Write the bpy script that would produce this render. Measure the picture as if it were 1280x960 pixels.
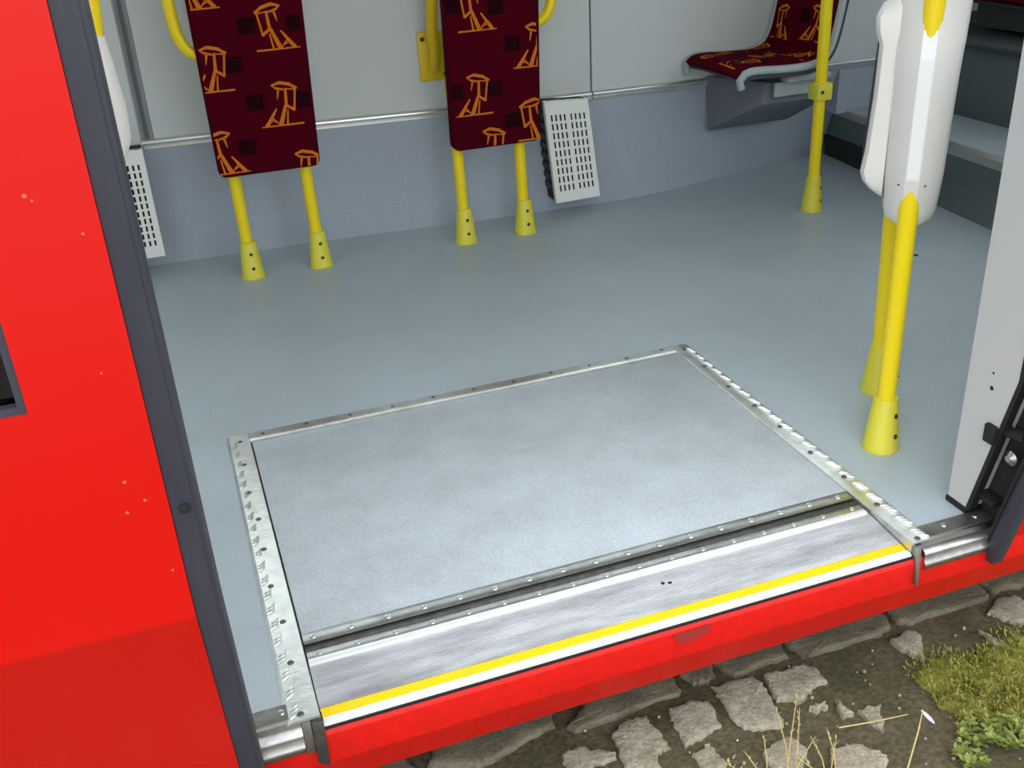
import bpy, bmesh, math, random
from mathutils import Vector, Matrix
random.seed(7)
for o in list(bpy.data.objects): bpy.data.objects.remove(o)
SC = bpy.context.scene
COL = SC.collection
# ------------------------------------------------------------------ camera
cd = bpy.data.cameras.new('camera'); cam = bpy.data.objects.new('camera', cd); COL.objects.link(cam)
cd.sensor_fit = 'HORIZONTAL'; cd.sensor_width = 36.0; cd.lens = 36.0 * 1276.7 / 1280.0
cd.clip_start = 0.02; cd.clip_end = 200
RT = Vector((0.94097243, -0.33444089, -0.05215536)); DN = Vector((-0.19511696, -0.41003221, -0.89095621)); FW = Vector((0.27658681, 0.84854162, -0.45108409))
m3 = Matrix((RT, -DN, -FW)).transposed()
cam.matrix_world = Matrix.Translation((0, 0, 1.1)) @ m3.to_4x4()
SC.camera = cam
# ------------------------------------------------------------------ overcast sky
w = bpy.data.worlds.new('overcast_sky'); SC.world = w; w.use_nodes = True
nt = w.node_tree; nt.nodes.clear()
out = nt.nodes.new('ShaderNodeOutputWorld'); bg = nt.nodes.new('ShaderNodeBackground')
tc = nt.nodes.new('ShaderNodeTexCoord'); sep = nt.nodes.new('ShaderNodeSeparateXYZ'); mr = nt.nodes.new('ShaderNodeMapRange')
mr.inputs['From Min'].default_value = 0.0; mr.inputs['From Max'].default_value = 1.0
mr.inputs['To Min'].default_value = 1.05; mr.inputs['To Max'].default_value = 1.45
nt.links.new(tc.outputs['Generated'], sep.inputs[0]); nt.links.new(sep.outputs['Z'], mr.inputs['Value'])
nt.links.new(mr.outputs[0], bg.inputs['Strength']); bg.inputs['Color'].default_value = (0.93, 0.97, 1.0, 1)
nt.links.new(bg.outputs[0], out.inputs[0])
# ------------------------------------------------------------------ view
SC.view_settings.view_transform = 'Standard'; SC.view_settings.look = 'None'
SC.view_settings.exposure = 1.10; SC.view_settings.gamma = 1.0; SC.view_settings.use_curve_mapping = False

# ------------------------------------------------------------------ materials
def srgb(r, g, b):
    f = lambda c: (c/255/12.92) if c/255 <= 0.04045 else ((c/255+0.055)/1.055)**2.4
    return (f(r), f(g), f(b), 1)
def mat(name, col, rough=0.5, metal=0.0, spec=0.5, noise=None, bump=None, coat=0.0, speck=None, stretch=(1,1,1)):
    """noise=(scale, amount, second colour); bump=(scale, strength); speck=(scale, amount)"""
    m = bpy.data.materials.new(name); m.use_nodes = True; n = m.node_tree.nodes; l = m.node_tree.links
    p = n['Principled BSDF']; p.inputs['Base Color'].default_value = col; p.inputs['Roughness'].default_value = rough
    p.inputs['Metallic'].default_value = metal; p.inputs['Specular IOR Level'].default_value = spec
    p.inputs['Coat Weight'].default_value = coat; p.inputs['Coat Roughness'].default_value = 0.08
    t = n.new('ShaderNodeTexCoord'); mp = n.new('ShaderNodeMapping'); mp.inputs['Scale'].default_value = stretch
    l.new(t.outputs['Object'], mp.inputs[0]); src = None
    if noise:
        tx = n.new('ShaderNodeTexNoise'); tx.inputs['Scale'].default_value = noise[0]; tx.inputs['Detail'].default_value = 6
        tx.inputs['Roughness'].default_value = 0.65
        l.new(mp.outputs[0], tx.inputs['Vector'])
        rp = n.new('ShaderNodeMapRange'); rp.inputs['From Min'].default_value = 0.38; rp.inputs['From Max'].default_value = 0.68
        rp.inputs['To Min'].default_value = 0; rp.inputs['To Max'].default_value = noise[1]
        l.new(tx.outputs[0], rp.inputs[0])
        mx = n.new('ShaderNodeMix'); mx.data_type = 'RGBA'; mx.inputs['A'].default_value = col; mx.inputs['B'].default_value = noise[2]
        l.new(rp.outputs[0], mx.inputs['Factor']); src = mx.outputs['Result']
    if speck:
        tx = n.new('ShaderNodeTexNoise'); tx.inputs['Scale'].default_value = speck[0]; tx.inputs['Detail'].default_value = 2
        l.new(mp.outputs[0], tx.inputs['Vector'])
        rp = n.new('ShaderNodeMapRange'); rp.inputs['From Min'].default_value = 0.3; rp.inputs['From Max'].default_value = 0.7
        rp.inputs['To Min'].default_value = 1-speck[1]; rp.inputs['To Max'].default_value = 1+speck[1]
        l.new(tx.outputs[0], rp.inputs[0])
        mx = n.new('ShaderNodeMix'); mx.data_type = 'RGBA'; mx.blend_type = 'MULTIPLY'; mx.inputs['Factor'].default_value = 1
        if src: l.new(src, mx.inputs['A'])
        else: mx.inputs['A'].default_value = col
        l.new(rp.outputs[0], mx.inputs['B']); src = mx.outputs['Result']
    if src: l.new(src, p.inputs['Base Color'])
    if bump:
        tx = n.new('ShaderNodeTexNoise'); tx.inputs['Scale'].default_value = bump[0]; tx.inputs['Detail'].default_value = 4
        l.new(mp.outputs[0], tx.inputs['Vector'])
        bp = n.new('ShaderNodeBump'); bp.inputs['Strength'].default_value = bump[1]; bp.inputs['Distance'].default_value = 0.003
        l.new(tx.outputs[0], bp.inputs['Height']); l.new(bp.outputs[0], p.inputs['Normal'])
    return m
M = {}
M['vinyl'] = mat('floor_vinyl', srgb(180,194,202), 0.40, noise=(2.2,0.35,srgb(152,163,168)), speck=(260,0.10), bump=(380,0.12))
M['hatch'] = mat('hatch_vinyl', srgb(198,208,216), 0.42, noise=(6,0.5,srgb(166,171,174)), speck=(260,0.12), bump=(380,0.15))  # lighter copy of the floor vinyl, doorway brightness put into the colour
M['dado'] = mat('dado_vinyl', srgb(166,175,188), 0.55, speck=(240,0.10), noise=(4,0.2,srgb(150,158,172)))
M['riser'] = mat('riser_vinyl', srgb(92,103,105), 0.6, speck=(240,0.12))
M['panel'] = mat('wall_laminate', srgb(203,208,209), 0.45, speck=(300,0.02))
M['white_panel'] = mat('pillar_laminate', srgb(196,195,194), 0.4)
M['joint_grey'] = mat('joint_profile', srgb(150,152,154), 0.45)
M['joint_dark'] = mat('joint_gap', srgb(88,90,94), 0.6)
M['alu'] = mat('aluminium', srgb(190,190,188), 0.32, metal=1.0, noise=(30,0.5,srgb(140,140,138)), bump=(120,0.08))
M['alu_bright'] = mat('polished_aluminium', srgb(225,225,222), 0.28, metal=0.85)
M['alu_old'] = mat('weathered_aluminium', srgb(150,148,142), 0.45, metal=0.9, noise=(14,0.8,srgb(105,100,92)), bump=(80,0.15))
M['ribbed'] = mat('ribbed_aluminium', srgb(206,208,212), 0.42, metal=0.15, noise=(3,0.9,srgb(142,140,145)), stretch=(1,6,1))  # sheen put into the pale base, broad blotches for the dimmer ends
M['steel_dark'] = mat('dirty_steel', srgb(84,84,80), 0.5, metal=0.7, noise=(40,0.7,srgb(48,44,40)))
M['nose']=mat('white_nose_profile',srgb(244,245,246),0.25,metal=0.2)
M['screw'] = mat('screw_steel', srgb(105,105,103), 0.45, metal=0.8)
M['screw_black'] = mat('screw_hole', srgb(50,45,18), 0.5)
M['red'] = mat('red_paint', srgb(203,11,3), 0.30, spec=0.35, noise=(1.4,0.3,srgb(190,12,6)))
M['chip2'] = mat('pink_stone_chip', srgb(228,90,70), 0.6)
M['red_sill'] = mat('red_sill_paint', srgb(206,22,14), 0.45, spec=0.25, noise=(16,0.35,srgb(180,26,22)), speck=(60,0.08))
M['rubber'] = mat('black_rubber', srgb(50,51,62), 0.55, noise=(8,0.5,srgb(64,65,74)), stretch=(3,3,0.4))
M['rubber_gap_dark'] = mat('black_gasket_gap_shade', srgb(22,22,24), 0.6)  # black rubber parts, also the painted shadow gap at the sill
M['yellow'] = mat('yellow_powder_coat', srgb(246,218,10), 0.35)
M['yellow_dark'] = mat('yellow_bracket_coat', srgb(226,192,14), 0.45)
M['boot'] = mat('yellow_plastic', srgb(222,212,62), 0.45)
M['stripe'] = mat('yellow_edge_stripe', srgb(250,212,4), 0.5, noise=(40,0.1,srgb(120,110,40)))
M['fabric'] = mat('burgundy_fabric', srgb(76,2,20), 0.95, spec=0.05, speck=(500,0.25), noise=(6,0.5,srgb(62,2,16)), bump=(700,0.3))
M['print_orange'] = mat('orange_weave', srgb(206,112,26), 0.95, spec=0.1, speck=(500,0.25))
M['print_dark'] = mat('dark_weave', srgb(32,2,10), 0.95, spec=0.1, speck=(300,0.2))
M['grille'] = mat('white_enamel', srgb(238,240,236), 0.4, noise=(9,0.15,srgb(205,205,195)))
M['dark'] = mat('dark_cavity', srgb(30,32,34), 0.8)
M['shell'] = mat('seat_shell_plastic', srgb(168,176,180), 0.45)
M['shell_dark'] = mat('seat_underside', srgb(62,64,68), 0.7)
M['console'] = mat('console_vinyl', srgb(112,118,126), 0.6, speck=(240,0.1))
M['white_plastic'] = mat('white_plastic', srgb(226,224,219), 0.4)
M['white_strip'] = mat('pale_white_strip', srgb(240,241,242), 0.35)  # validator's front facet, a whiter tone than its housing
M['soil'] = mat('soil', srgb(94,85,64), 0.95, noise=(6,1.0,srgb(66,64,38)), speck=(90,0.35), bump=(120,1.0))
M['stone'] = mat('granite_sett', srgb(166,158,140), 0.9, noise=(18,0.75,srgb(120,112,94)), speck=(160,0.2), bump=(140,1.0))
M['stone_dark'] = mat('dark_sett', srgb(122,116,98), 0.95, noise=(14,0.8,srgb(86,82,62)), speck=(160,0.2), bump=(140,0.6))  # darker tone for the row of setts along the sill
M['moss'] = mat('moss', srgb(150,146,66), 0.9, noise=(38,1.0,srgb(92,96,26)))
M['leaf'] = mat('weed_leaf', srgb(112,132,52), 0.7, noise=(40,0.8,srgb(150,158,84)))
M['straw'] = mat('dry_straw', srgb(196,178,118), 0.8)
M['pebble'] = mat('white_pebble', srgb(225,222,212), 0.8)
M['petal'] = mat('pale_scrap', srgb(200,200,222), 0.7)
M['paving'] = mat('pale_paving', srgb(140,137,128), 0.9, noise=(4,0.5,srgb(120,117,108)), bump=(60,0.4))
M['ceiling'] = mat('ceiling_laminate', srgb(225,226,224), 0.5)
def glass(name, tint):
    m = bpy.data.materials.new(name); m.use_nodes = True; p = m.node_tree.nodes['Principled BSDF']
    p.inputs['Base Color'].default_value = tint; p.inputs['Transmission Weight'].default_value = 1; p.inputs['Roughness'].default_value = 0.0
    p.inputs['IOR'].default_value = 1.1
    return m
M['glass'] = glass('window_glass', (0.72,0.78,0.78,1)); M['glass_dark'] = glass('tinted_glass', (0.10,0.10,0.10,1))

# ------------------------------------------------------------------ mesh helpers
class MB:
    def __init__(s): s.v=[]; s.f=[]
    def add(s, vs, fs):
        o=len(s.v); s.v+= [tuple(v) for v in vs]; s.f+= [tuple(i+o for i in f) for f in fs]; return s
    def hexa(s, c):            # 8 corners: bottom 4 ccw, top 4 ccw
        return s.add(c, [(3,2,1,0),(4,5,6,7),(0,1,5,4),(1,2,6,5),(2,3,7,6),(3,0,4,7)])
    def box(s, x0,x1,y0,y1,z0,z1):
        return s.hexa([(x0,y0,z0),(x1,y0,z0),(x1,y1,z0),(x0,y1,z0),(x0,y0,z1),(x1,y0,z1),(x1,y1,z1),(x0,y1,z1)])
    def prism(s, prof, axis, a, b):   # closed 2d profile extruded along axis; prof coords are the other two axes in order
        n=len(prof)
        def P(q,t): 
            return (t,q[0],q[1]) if axis=='x' else (q[0],t,q[1]) if axis=='y' else (q[0],q[1],t)
        return s.add([P(q,a) for q in prof]+[P(q,b) for q in prof],
            [tuple(range(n-1,-1,-1)), tuple(range(n,2*n))]+[(i,(i+1)%n,n+(i+1)%n,n+i) for i in range(n)])
    def tube(s, pts, r, n=14, cap=True):
        pts=[Vector(p) for p in pts]; rs=r if isinstance(r,(list,tuple)) else [r]*len(pts)
        d0=(pts[1]-pts[0]).normalized(); up=Vector((0,0,1)) if abs(d0.z)<.9 else Vector((1,0,0))
        u=d0.cross(up).normalized(); rings=[]
        for i,p in enumerate(pts):
            d=((pts[min(i+1,len(pts)-1)]-pts[max(i-1,0)])).normalized()
            u=(u-d*u.dot(d)).normalized(); v=d.cross(u)
            rings.append([p+(u*math.cos(2*math.pi*k/n)+v*math.sin(2*math.pi*k/n))*rs[i] for k in range(n)])
        o=len(s.v); s.v+=[tuple(q) for R in rings for q in R]
        for i in range(len(rings)-1):
            for k in range(n):
                s.f.append((o+i*n+k,o+i*n+(k+1)%n,o+(i+1)*n+(k+1)%n,o+(i+1)*n+k))
        if cap: s.f.append(tuple(o+k for k in range(n-1,-1,-1))); s.f.append(tuple(o+(len(rings)-1)*n+k for k in range(n)))
        return s
    def lathe(s, prof, c, n=20, ax=(0,0,1)):  # prof: (r, h) along axis
        A=Vector(ax).normalized(); up=Vector((0,0,1)) if abs(A.z)<.9 else Vector((1,0,0)); u=A.cross(up).normalized(); v=A.cross(u); c=Vector(c)
        o=len(s.v)
        for r,h in prof:
            s.v+=[tuple(c+A*h+(u*math.cos(2*math.pi*k/n)+v*math.sin(2*math.pi*k/n))*r) for k in range(n)]
        for i in range(len(prof)-1):
            for k in range(n): s.f.append((o+i*n+k,o+i*n+(k+1)%n,o+(i+1)*n+(k+1)%n,o+(i+1)*n+k))
        s.f.append(tuple(o+k for k in range(n-1,-1,-1))); s.f.append(tuple(o+(len(prof)-1)*n+k for k in range(n)))
        return s
    def loft(s, sections, close=True, cap=True):
        n=len(sections[0]); o=len(s.v)
        for S in sections: s.v+=[tuple(p) for p in S]
        for i in range(len(sections)-1):
            for k in range(n if close else n-1): s.f.append((o+i*n+k,o+i*n+(k+1)%n,o+(i+1)*n+(k+1)%n,o+(i+1)*n+k))
        if cap: s.f.append(tuple(o+k for k in range(n-1,-1,-1))); s.f.append(tuple(o+(len(sections)-1)*n+k for k in range(n)))
        return s
    def mesh(s, name, m, bevel=0, seg=2, smooth=True, ang=35, subsurf=0):
        me=bpy.data.meshes.new(name); me.from_pydata(s.v,[],s.f); me.validate()
        b=bmesh.new(); b.from_mesh(me); bmesh.ops.recalc_face_normals(b,faces=b.faces)
        if bevel:
            es=[e for e in b.edges if len(e.link_faces)==2 and e.calc_face_angle(0)>0.5]
            bmesh.ops.bevel(b,geom=es,offset=bevel,segments=seg,affect='EDGES',profile=0.5,clamp_overlap=True)
        b.to_mesh(me); b.free(); me.materials.append(M[m] if isinstance(m,str) else m)
        if smooth:
            me.polygons.foreach_set('use_smooth',[True]*len(me.polygons)); me.set_sharp_from_angle(angle=math.radians(ang))
        return me
    def build(s, name, m, parent=None, **k):
        return link(name, s.mesh(name,m,**k), parent)
def link(name, me, parent=None, loc=None):
    o=bpy.data.objects.new(name, me); COL.objects.link(o)
    if parent is not None:
        o.parent=parent
        o.matrix_parent_inverse=Matrix.Translation(-world_loc(parent))
    if loc is not None: o.location=loc
    return o
def world_loc(o):
    return Vector(o.location)+(world_loc(o.parent)-world_loc(o.parent) if o.parent else Vector((0,0,0)))
def tag(o, label, cat, group=None, kind=None):
    o['label']=label; o['category']=cat
    if group: o['group']=group
    if kind: o['kind']=kind
    return o
def thing(name, label, cat, loc=(0,0,0), group=None, kind=None):
    o=bpy.data.objects.new(name,None); o.empty_display_size=0.05; COL.objects.link(o); o.location=loc
    return tag(o,label,cat,group,kind)
def copy_tree(o, parent=None, off=None):
    c=o.copy(); COL.objects.link(c); c.parent=parent
    if parent is None and off is not None: c.location=Vector(o.location)+Vector(off)
    for ch in [x for x in bpy.data.objects if x.parent==o]:
        copy_tree(ch,c)
    return c
def arc(c, r, a0, a1, n, plane):   # helper for tube bends: plane maps (cos,sin) to 3d
    return [Vector(c)+Vector(plane[0])*r*math.cos(a0+(a1-a0)*i/n)+Vector(plane[1])*r*math.sin(a0+(a1-a0)*i/n) for i in range(n+1)]

# ================================================================== SETTING
# side profile of the car body near the door: leans outwards up to z=.30, then upright
def yf(z): return 1.08 if z>=0.30 else 1.08+(0.30-z)*0.237
def wy(x): return 3.378-0.055*x if x<1.42 else 3.30
# ---- floor
fl=thing('floor','blue-grey speckled vinyl floor inside the tram','floor',(0.6,2.2,0),kind='structure')
mb=MB()
def slab(b,x0,x1,y0,y1,z0=-0.03,z1=0.0): b.box(x0,x1,y0,y1,z0,z1)
slab(mb,-2.6,0.010,1.205,3.6); slab(mb,1.150,5.0,1.205,3.6); slab(mb,0.010,1.150,2.085,3.6)
mb.build('floor_covering','vinyl',fl,smooth=False)
# small dark specks of dirt trodden into the floor
for (x,y,r) in ((1.50,1.72,.006),(2.06,2.35,.008)):
    MB().lathe([(r,0),(r*.7,.002),(r*.2,.003)],(x,y,0),7).build('dirt_speck','rubber_gap_dark',fl)
# ---- back wall
wb=thing('wall_back','pale grey laminate wall with blue-grey dado opposite the door','wall',(0.6,3.3,0),kind='structure')
base=[(-2.6,3.53),(-0.06,3.385),(0.58,3.352),(1.06,3.31),(1.48,3.299),(1.61,3.299),(1.80,3.325),(1.96,3.37),(2.16,3.425),(2.45,3.49),(2.75,3.55)]
mb=MB(); o=[]
for (x,y) in base: o.append([(x,y,0.0),(x,y+.05,0.0),(x,wy(x)+.06,0.387),(x,wy(x),0.387 if x<1.5 else 0.387-(x-1.5)*.018)])
mb.loft(o); mb.build('dado_panel','dado',wb,ang=20)
MB().box(2.43,5.0,3.30,3.60,0.2,0.372).build('dado_panel','dado',wb,smooth=False)
for (x0,x1) in ((-2.6,-0.058),(-0.020,1.421),(1.427,5.0)):
    MB().hexa([(x0,wy(x0),.388),(x1,wy(x1) if x0<1.4 else 3.30,.388),(x1,(wy(x1) if x0<1.4 else 3.3)+.04,.388),(x0,wy(x0)+.04,.388),
               (x0,wy(x0),.93),(x1,wy(x1) if x0<1.4 else 3.30,.93),(x1,(wy(x1) if x0<1.4 else 3.3)+.04,.93),(x0,wy(x0)+.04,.93)]).build('wall_panel','panel',wb,bevel=.0015,seg=1)
MB().box(1.418,1.43,3.305,3.33,.388,.93).build('panel_joint','joint_dark',wb,smooth=False)
y=wy(-.04)
jp=MB().box(-.0585,-.0195,y+.004,y+.03,.40,.93).build('joint_profile','joint_grey',wb,smooth=False)
for x in (-.0555,-.0245): MB().tube([(x,y+.002,.40),(x,y+.002,.93)],.0045,8).build('joint_rib','joint_grey',wb)
MB().box(-.046,-.034,y-.0005,y+.01,.40,.93).build('joint_groove','joint_dark',wb,smooth=False)
def trim(x0,x1):
    prof=[(0.0,.376),(-.007,.377),(-.007,.384),(-.004,.386),(-.010,.390),(-.012,.395),(-.010,.401),(-.006,.405),(0,.407)]
    s=[]
    for x in (x0,x1):
        yy=wy(x) if x0<1.4 else 3.30
        zo=0 if x<1 else (-.006 if x<1.5 else -.010)
        s.append([(x,yy+a,b+zo) for a,b in prof])
    MB().loft(s).build('trim_strip','alu_bright',wb,ang=50)
trim(-.056,.45); trim(.4505,1.02); trim(1.0205,1.421); trim(1.428,1.90)
MB().box(1.9,5.0,3.292,3.301,.366,.384).build('trim_strip','joint_grey',wb,smooth=False)
# posts and glazing above the laminate, real windows of the far side
for x in (-2.6,-0.95,0.66,2.26,3.86): MB().box(x,x+.1,3.31,3.44,.93,2.15).build('window_post','panel',wb,smooth=False)
MB().box(-2.6,5.0,3.31,3.44,1.95,2.15).build('wall_header','panel',wb,smooth=False)
for i,x in enumerate((-2.5,-0.85,0.76,2.36)):
    g=MB().box(x,x+1.55 if i!=1 else x+1.51,3.36,3.366,.93,1.95).build('window_%d'%(i+1),'glass',None,smooth=False)
    tag(g,'clear side window above the far wall, %s'%('over the bulkhead corner','over the narrow left grille','over the folding seats','over the cantilevered seat')[i],'window',kind='structure')
# ---- ceiling, end walls
ce=MB().box(-2.6,5.0,1.0,3.6,2.15,2.2).build('ceiling','ceiling',None,smooth=False); tag(ce,'white tram ceiling above the doorway','ceiling',kind='structure')
wl=MB().box(-2.65,-2.6,1.1,3.6,0,2.15).build('wall_left','panel',None,smooth=False); tag(wl,'pale bulkhead wall at the folding-seat end','wall',kind='structure')
wr=MB().box(5.0,5.05,1.1,3.6,0,2.15).build('wall_right','panel',None,smooth=False); tag(wr,'pale bulkhead wall behind the steps','wall',kind='structure')
# ---- door side of the body: sill beam, body panels
wf=thing('wall_front','red tram body side with painted sill below the doorway','wall',(0.6,1.165,-.12),kind='structure')
prof=[(1.165,-.024),(1.160,-.030),(1.158,-.082),(1.1605,-.087),(1.176,-.140),(1.60,-.142),(1.60,-.030),(1.215,-.030),(1.215,-.024)]
MB().prism(prof,'x',-2.6,5.0).build('sill_beam','red_sill',wf,bevel=.002,ang=25)
MB().box(.0575,1.101,1.1650,1.2145,-.0240,-.0197).build('gap_shade_strip','rubber_gap_dark',wf,smooth=False)  # black strip stands in for the shadow gap under the ramp nose
def chip(pts):
    v=[(x,1.1578,z) for x,z in pts]; MB().add(v+[(a,1.1592,c) for a,b_,c in v],[tuple(range(len(v)))]+[(i,(i+1)%len(v),len(v)+(i+1)%len(v),len(v)+i) for i in range(len(v))]).build('paint_chip','chip',wf,smooth=False)
M['chip']=mat('chipped_paint',srgb(150,38,34),0.6)
chip([(.628,-.031),(.700,-.031),(.694,-.044),(.672,-.053),(.648,-.054),(.636,-.047)])
# undercarriage shade below the floor, as the real car has a belly
MB().box(-2.6,5.0,1.62,3.5,-.25,-.15).build('belly_pan','dark',wf,smooth=False)
# right-hand body panel beside the door
def yl(z): return .95 if z>=.394 else .95+(.394-z)*.33      # the opened leaf stands further out
def bodyskin(b,x0,x1,ztop,t=.02,z0=-.10,F=None,zc=.30):
    F=F or yf; a=F(2)
    P=[(F(z0),z0),(a,zc),(a,ztop),(a+t,ztop),(a+t,zc),(F(z0)+t,z0)]
    b.prism(P,'x',x0,x1)
mb=MB(); bodyskin(mb,1.289,4.99,.80); mb.build('body_panel','red',wf,ang=8)
MB().box(1.289,4.99,1.08,1.11,1.85,2.19).build('body_panel','red',wf,smooth=False)
MB().box(1.289,1.45,1.08,1.11,.80,1.85).build('body_panel','red',wf,smooth=False)
MB().box(1.31,4.99,1.27,1.29,0,.80).build('inner_lining','panel',wf,smooth=False)
MB().box(-2.6,1.289,1.085,1.17,2.02,2.19).build('door_header','red',wf,smooth=False)
MB().box(-2.58,-.13,1.20,1.24,0,.80).build('inner_lining','panel',wf,smooth=False)
MB().box(-.30,-.13,1.20,1.24,.80,2.15).build('inner_lining','panel',wf,smooth=False)
MB().box(-2.58,-.30,1.20,1.24,1.85,2.15).build('inner_lining','panel',wf,smooth=False)
g=MB().box(1.45,4.99,1.09,1.096,.80,1.85).build('window_5','glass',None,smooth=False); tag(g,'clear body-side window beside the open doorway','window',kind='structure')
# ---- left door leaf
d1=thing('door_1','glossy red door leaf with a black rubber edge and dark window','door',(-.5,1.1,-.12),kind='structure')
zb=-.26; X0,X1=-.95,-.0652; wx1=-.1670; wz=.667
mb=MB(); bodyskin(mb,X0,X1,wz,.03,z0=zb,F=yl,zc=.394); lf=mb.build('leaf_panel','red',d1,ang=8)
MB().box(wx1,X1,.95,.98,wz,2.0).build('leaf_panel','red',d1,smooth=False)
MB().box(X0,X0+.09,.95,.98,wz,2.0).build('leaf_panel','red',d1,smooth=False)
MB().box(X0+.09,wx1,.95,.98,1.86,2.0).build('leaf_panel','red',d1,smooth=False)
fw=.008
wfm=MB()
wfm.box(wx1-fw,wx1,.953,.98,wz,1.86); wfm.box(X0+.09,X0+.09+fw,.953,.98,wz,1.86); wfm.box(X0+.09+fw,wx1-fw,.953,.98,wz,wz+fw); wfm.box(X0+.09+fw,wx1-fw,.953,.98,1.86-fw,1.86)
wfm.build('window_frame','rubber',d1,smooth=False)
MB().box(X0+.09+fw,wx1-fw,.964,.970,wz+fw,1.86-fw).build('window_pane','glass_dark',d1,smooth=False)
# rubber edge: rounded hollow profile, following the lean
def rubber(b,x0,x1,z0,z1,yo,t,sgn):
    pr=[(x0,.000),(x0,t),(x1-.008,t),(x1,t-.010),(x1,.010),(x1-.003,.004),(x1-.007,.0035),(x1-.008,.0015)]
    S=[]
    for z in (z0,.394,z1): S.append([(x,yl(z)+yo+d,z) for x,d in pr])
    b.loft(S)
mb=MB(); rubber(mb,X1+.0005,-.0345,zb-.005,2.0,.003,.040,1); rb=mb.build('rubber_seal','rubber',d1,ang=40)
MB().lathe([(.005,0),(.0055,.003),(.001,.0035)],(-.051,.9525,.53),10,ax=(0,-1,0)).build('seal_rivet','rubber_gap_dark',d1)
# paint chips on the red leaf
for (x,z,r) in ((-.085,.80,.0016),(-.105,.545,.002),(-.09,.52,.0016),(-.11,.51,.0018),(-.10,.665,.0012),(-.125,.84,.0022),(-.12,.835,.0012),(-.08,.43,.0014)):
    MB().lathe([(r,0),(r*.8,.0004)],(x*.96,.9499,z+.03),7,ax=(0,-1,0)).build('stone_chip','chip2',d1)
# ---- right door edge: black rubber, dark pocket, brackets
d2=thing('door_2','black rubber door edge hanging beside the pale pillar','door',(1.275,1.15,-.08),kind='structure')
def leanbar(b,x0,x1,yo0,yo1,z0,z1,zt=2.0):
    S=[]
    for z in (z0,z1,.30,zt):
        S.append([(x0,yf(z)+yo0,z),(x1,yf(z)+yo0,z),(x1,yf(z)+yo1,z),(x0,yf(z)+yo1,z)])
    b.loft(S)
mb=MB(); leanbar(mb,1.262,1.288,-.026,.010,-.070,-.03); mb.build('rubber_seal','rubber',d2,bevel=.004,ang=40)
mb=MB(); leanbar(mb,1.258,1.272,.0,.006,-.068,-.03); mb.build('seal_lip','rubber_gap_dark',d2)
mb=MB(); leanbar(mb,1.290,1.300,.010,.12,.002,.02); mb.build('pocket_liner','dark',d2)
MB().box(1.262,1.292,1.165,1.212,.040,.050).build('stay_rod','rubber_gap_dark',d2,bevel=.002)
MB().box(1.246,1.275,1.176,1.200,.165,.200).build('latch_block','rubber_gap_dark',d2,bevel=.003)
MB().tube([(1.268,1.205,.185),(1.270,1.13,.20)],.010,10).build('roller_arm','rubber_gap_dark',d2)
MB().lathe([(.012,0),(.014,.006),(.006,.012)],(1.272,1.150,.150),12,ax=(-1,0,0)).build('roller','alu',d2)
# ---- pale pillar beside it
t1=thing('trim_1','pale grey pillar panel with a black foot and two chips','trim',(1.28,1.23,0),kind='structure')
S=[]
for z in (.012,.30,2.02):
    yo=1.218-(min(z,.36)-.0)*.225
    S.append([(1.255,1.263,z),(1.31,1.263,z),(1.31,yo,z),(1.255,yo,z)])
MB().loft(S).build('pillar_panel','white_panel',t1,ang=20)
MB().box(1.252,1.31,1.214,1.266,0,.012).build('pillar_foot','rubber_gap_dark',t1,bevel=.002)
S=[]
for z in (.012,.30,2.02):
    yo=1.218-min(z,.36)*.225; S.append([(1.2535,yo+.001,z),(1.27,yo+.001,z),(1.27,yo-.008,z),(1.2535,yo-.008,z)])
MB().loft(S).build('pillar_edging','rubber_gap_dark',t1)
for (y,z,r) in ((1.206,.262,.005),(1.208,.290,.003)):
    MB().lathe([(r,0),(r*.6,.0006)],(1.2552,y,z),8,ax=(-1,0,0)).build('paint_chip','rubber_gap_dark',t1)

# ================================================================== THRESHOLD AND RAMP
def threshold(x0,x1,label,rv):
    t=thing('threshold_strip',label,'threshold',((x0+x1)/2,1.17,-.05))
    MB().box(x0,x1,1.178,1.212,-.004,.0035).build('flat_strip','alu_old',t,bevel=.001)
    pr=[(1.178,.002),(1.172,.002),(1.170,-.008),(1.160,-.012),(1.157,-.018),(1.158,-.030),(1.154,-.034),(1.153,-.042),(1.158,-.050),(1.166,-.050),(1.166,-.0235),(1.178,-.0235)]
    MB().prism(pr,'x',x0,x1).build('nosing_profile','alu',t,ang=50)
    for x in rv: MB().lathe([(.006,0),(.0045,.0025),(.001,.003)],(x,1.196,.0035),10).build('rivet','alu',t)
    return t
threshold(-.72,.0255,'short grey aluminium threshold strip next to the black rubber door edge',(-.15,.002))
threshold(1.122,1.2885,'weathered aluminium threshold strip below the pale pillar',(1.19,1.26))

rp=thing('wheelchair_ramp','folded wheelchair ramp with grey vinyl top and ribbed metal front','ramp',(.58,1.6,-.03))
MB().box(.058,1.106,1.362,2.046,-.028,.001).build('hatch_panel','hatch',rp,bevel=.002)
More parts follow.
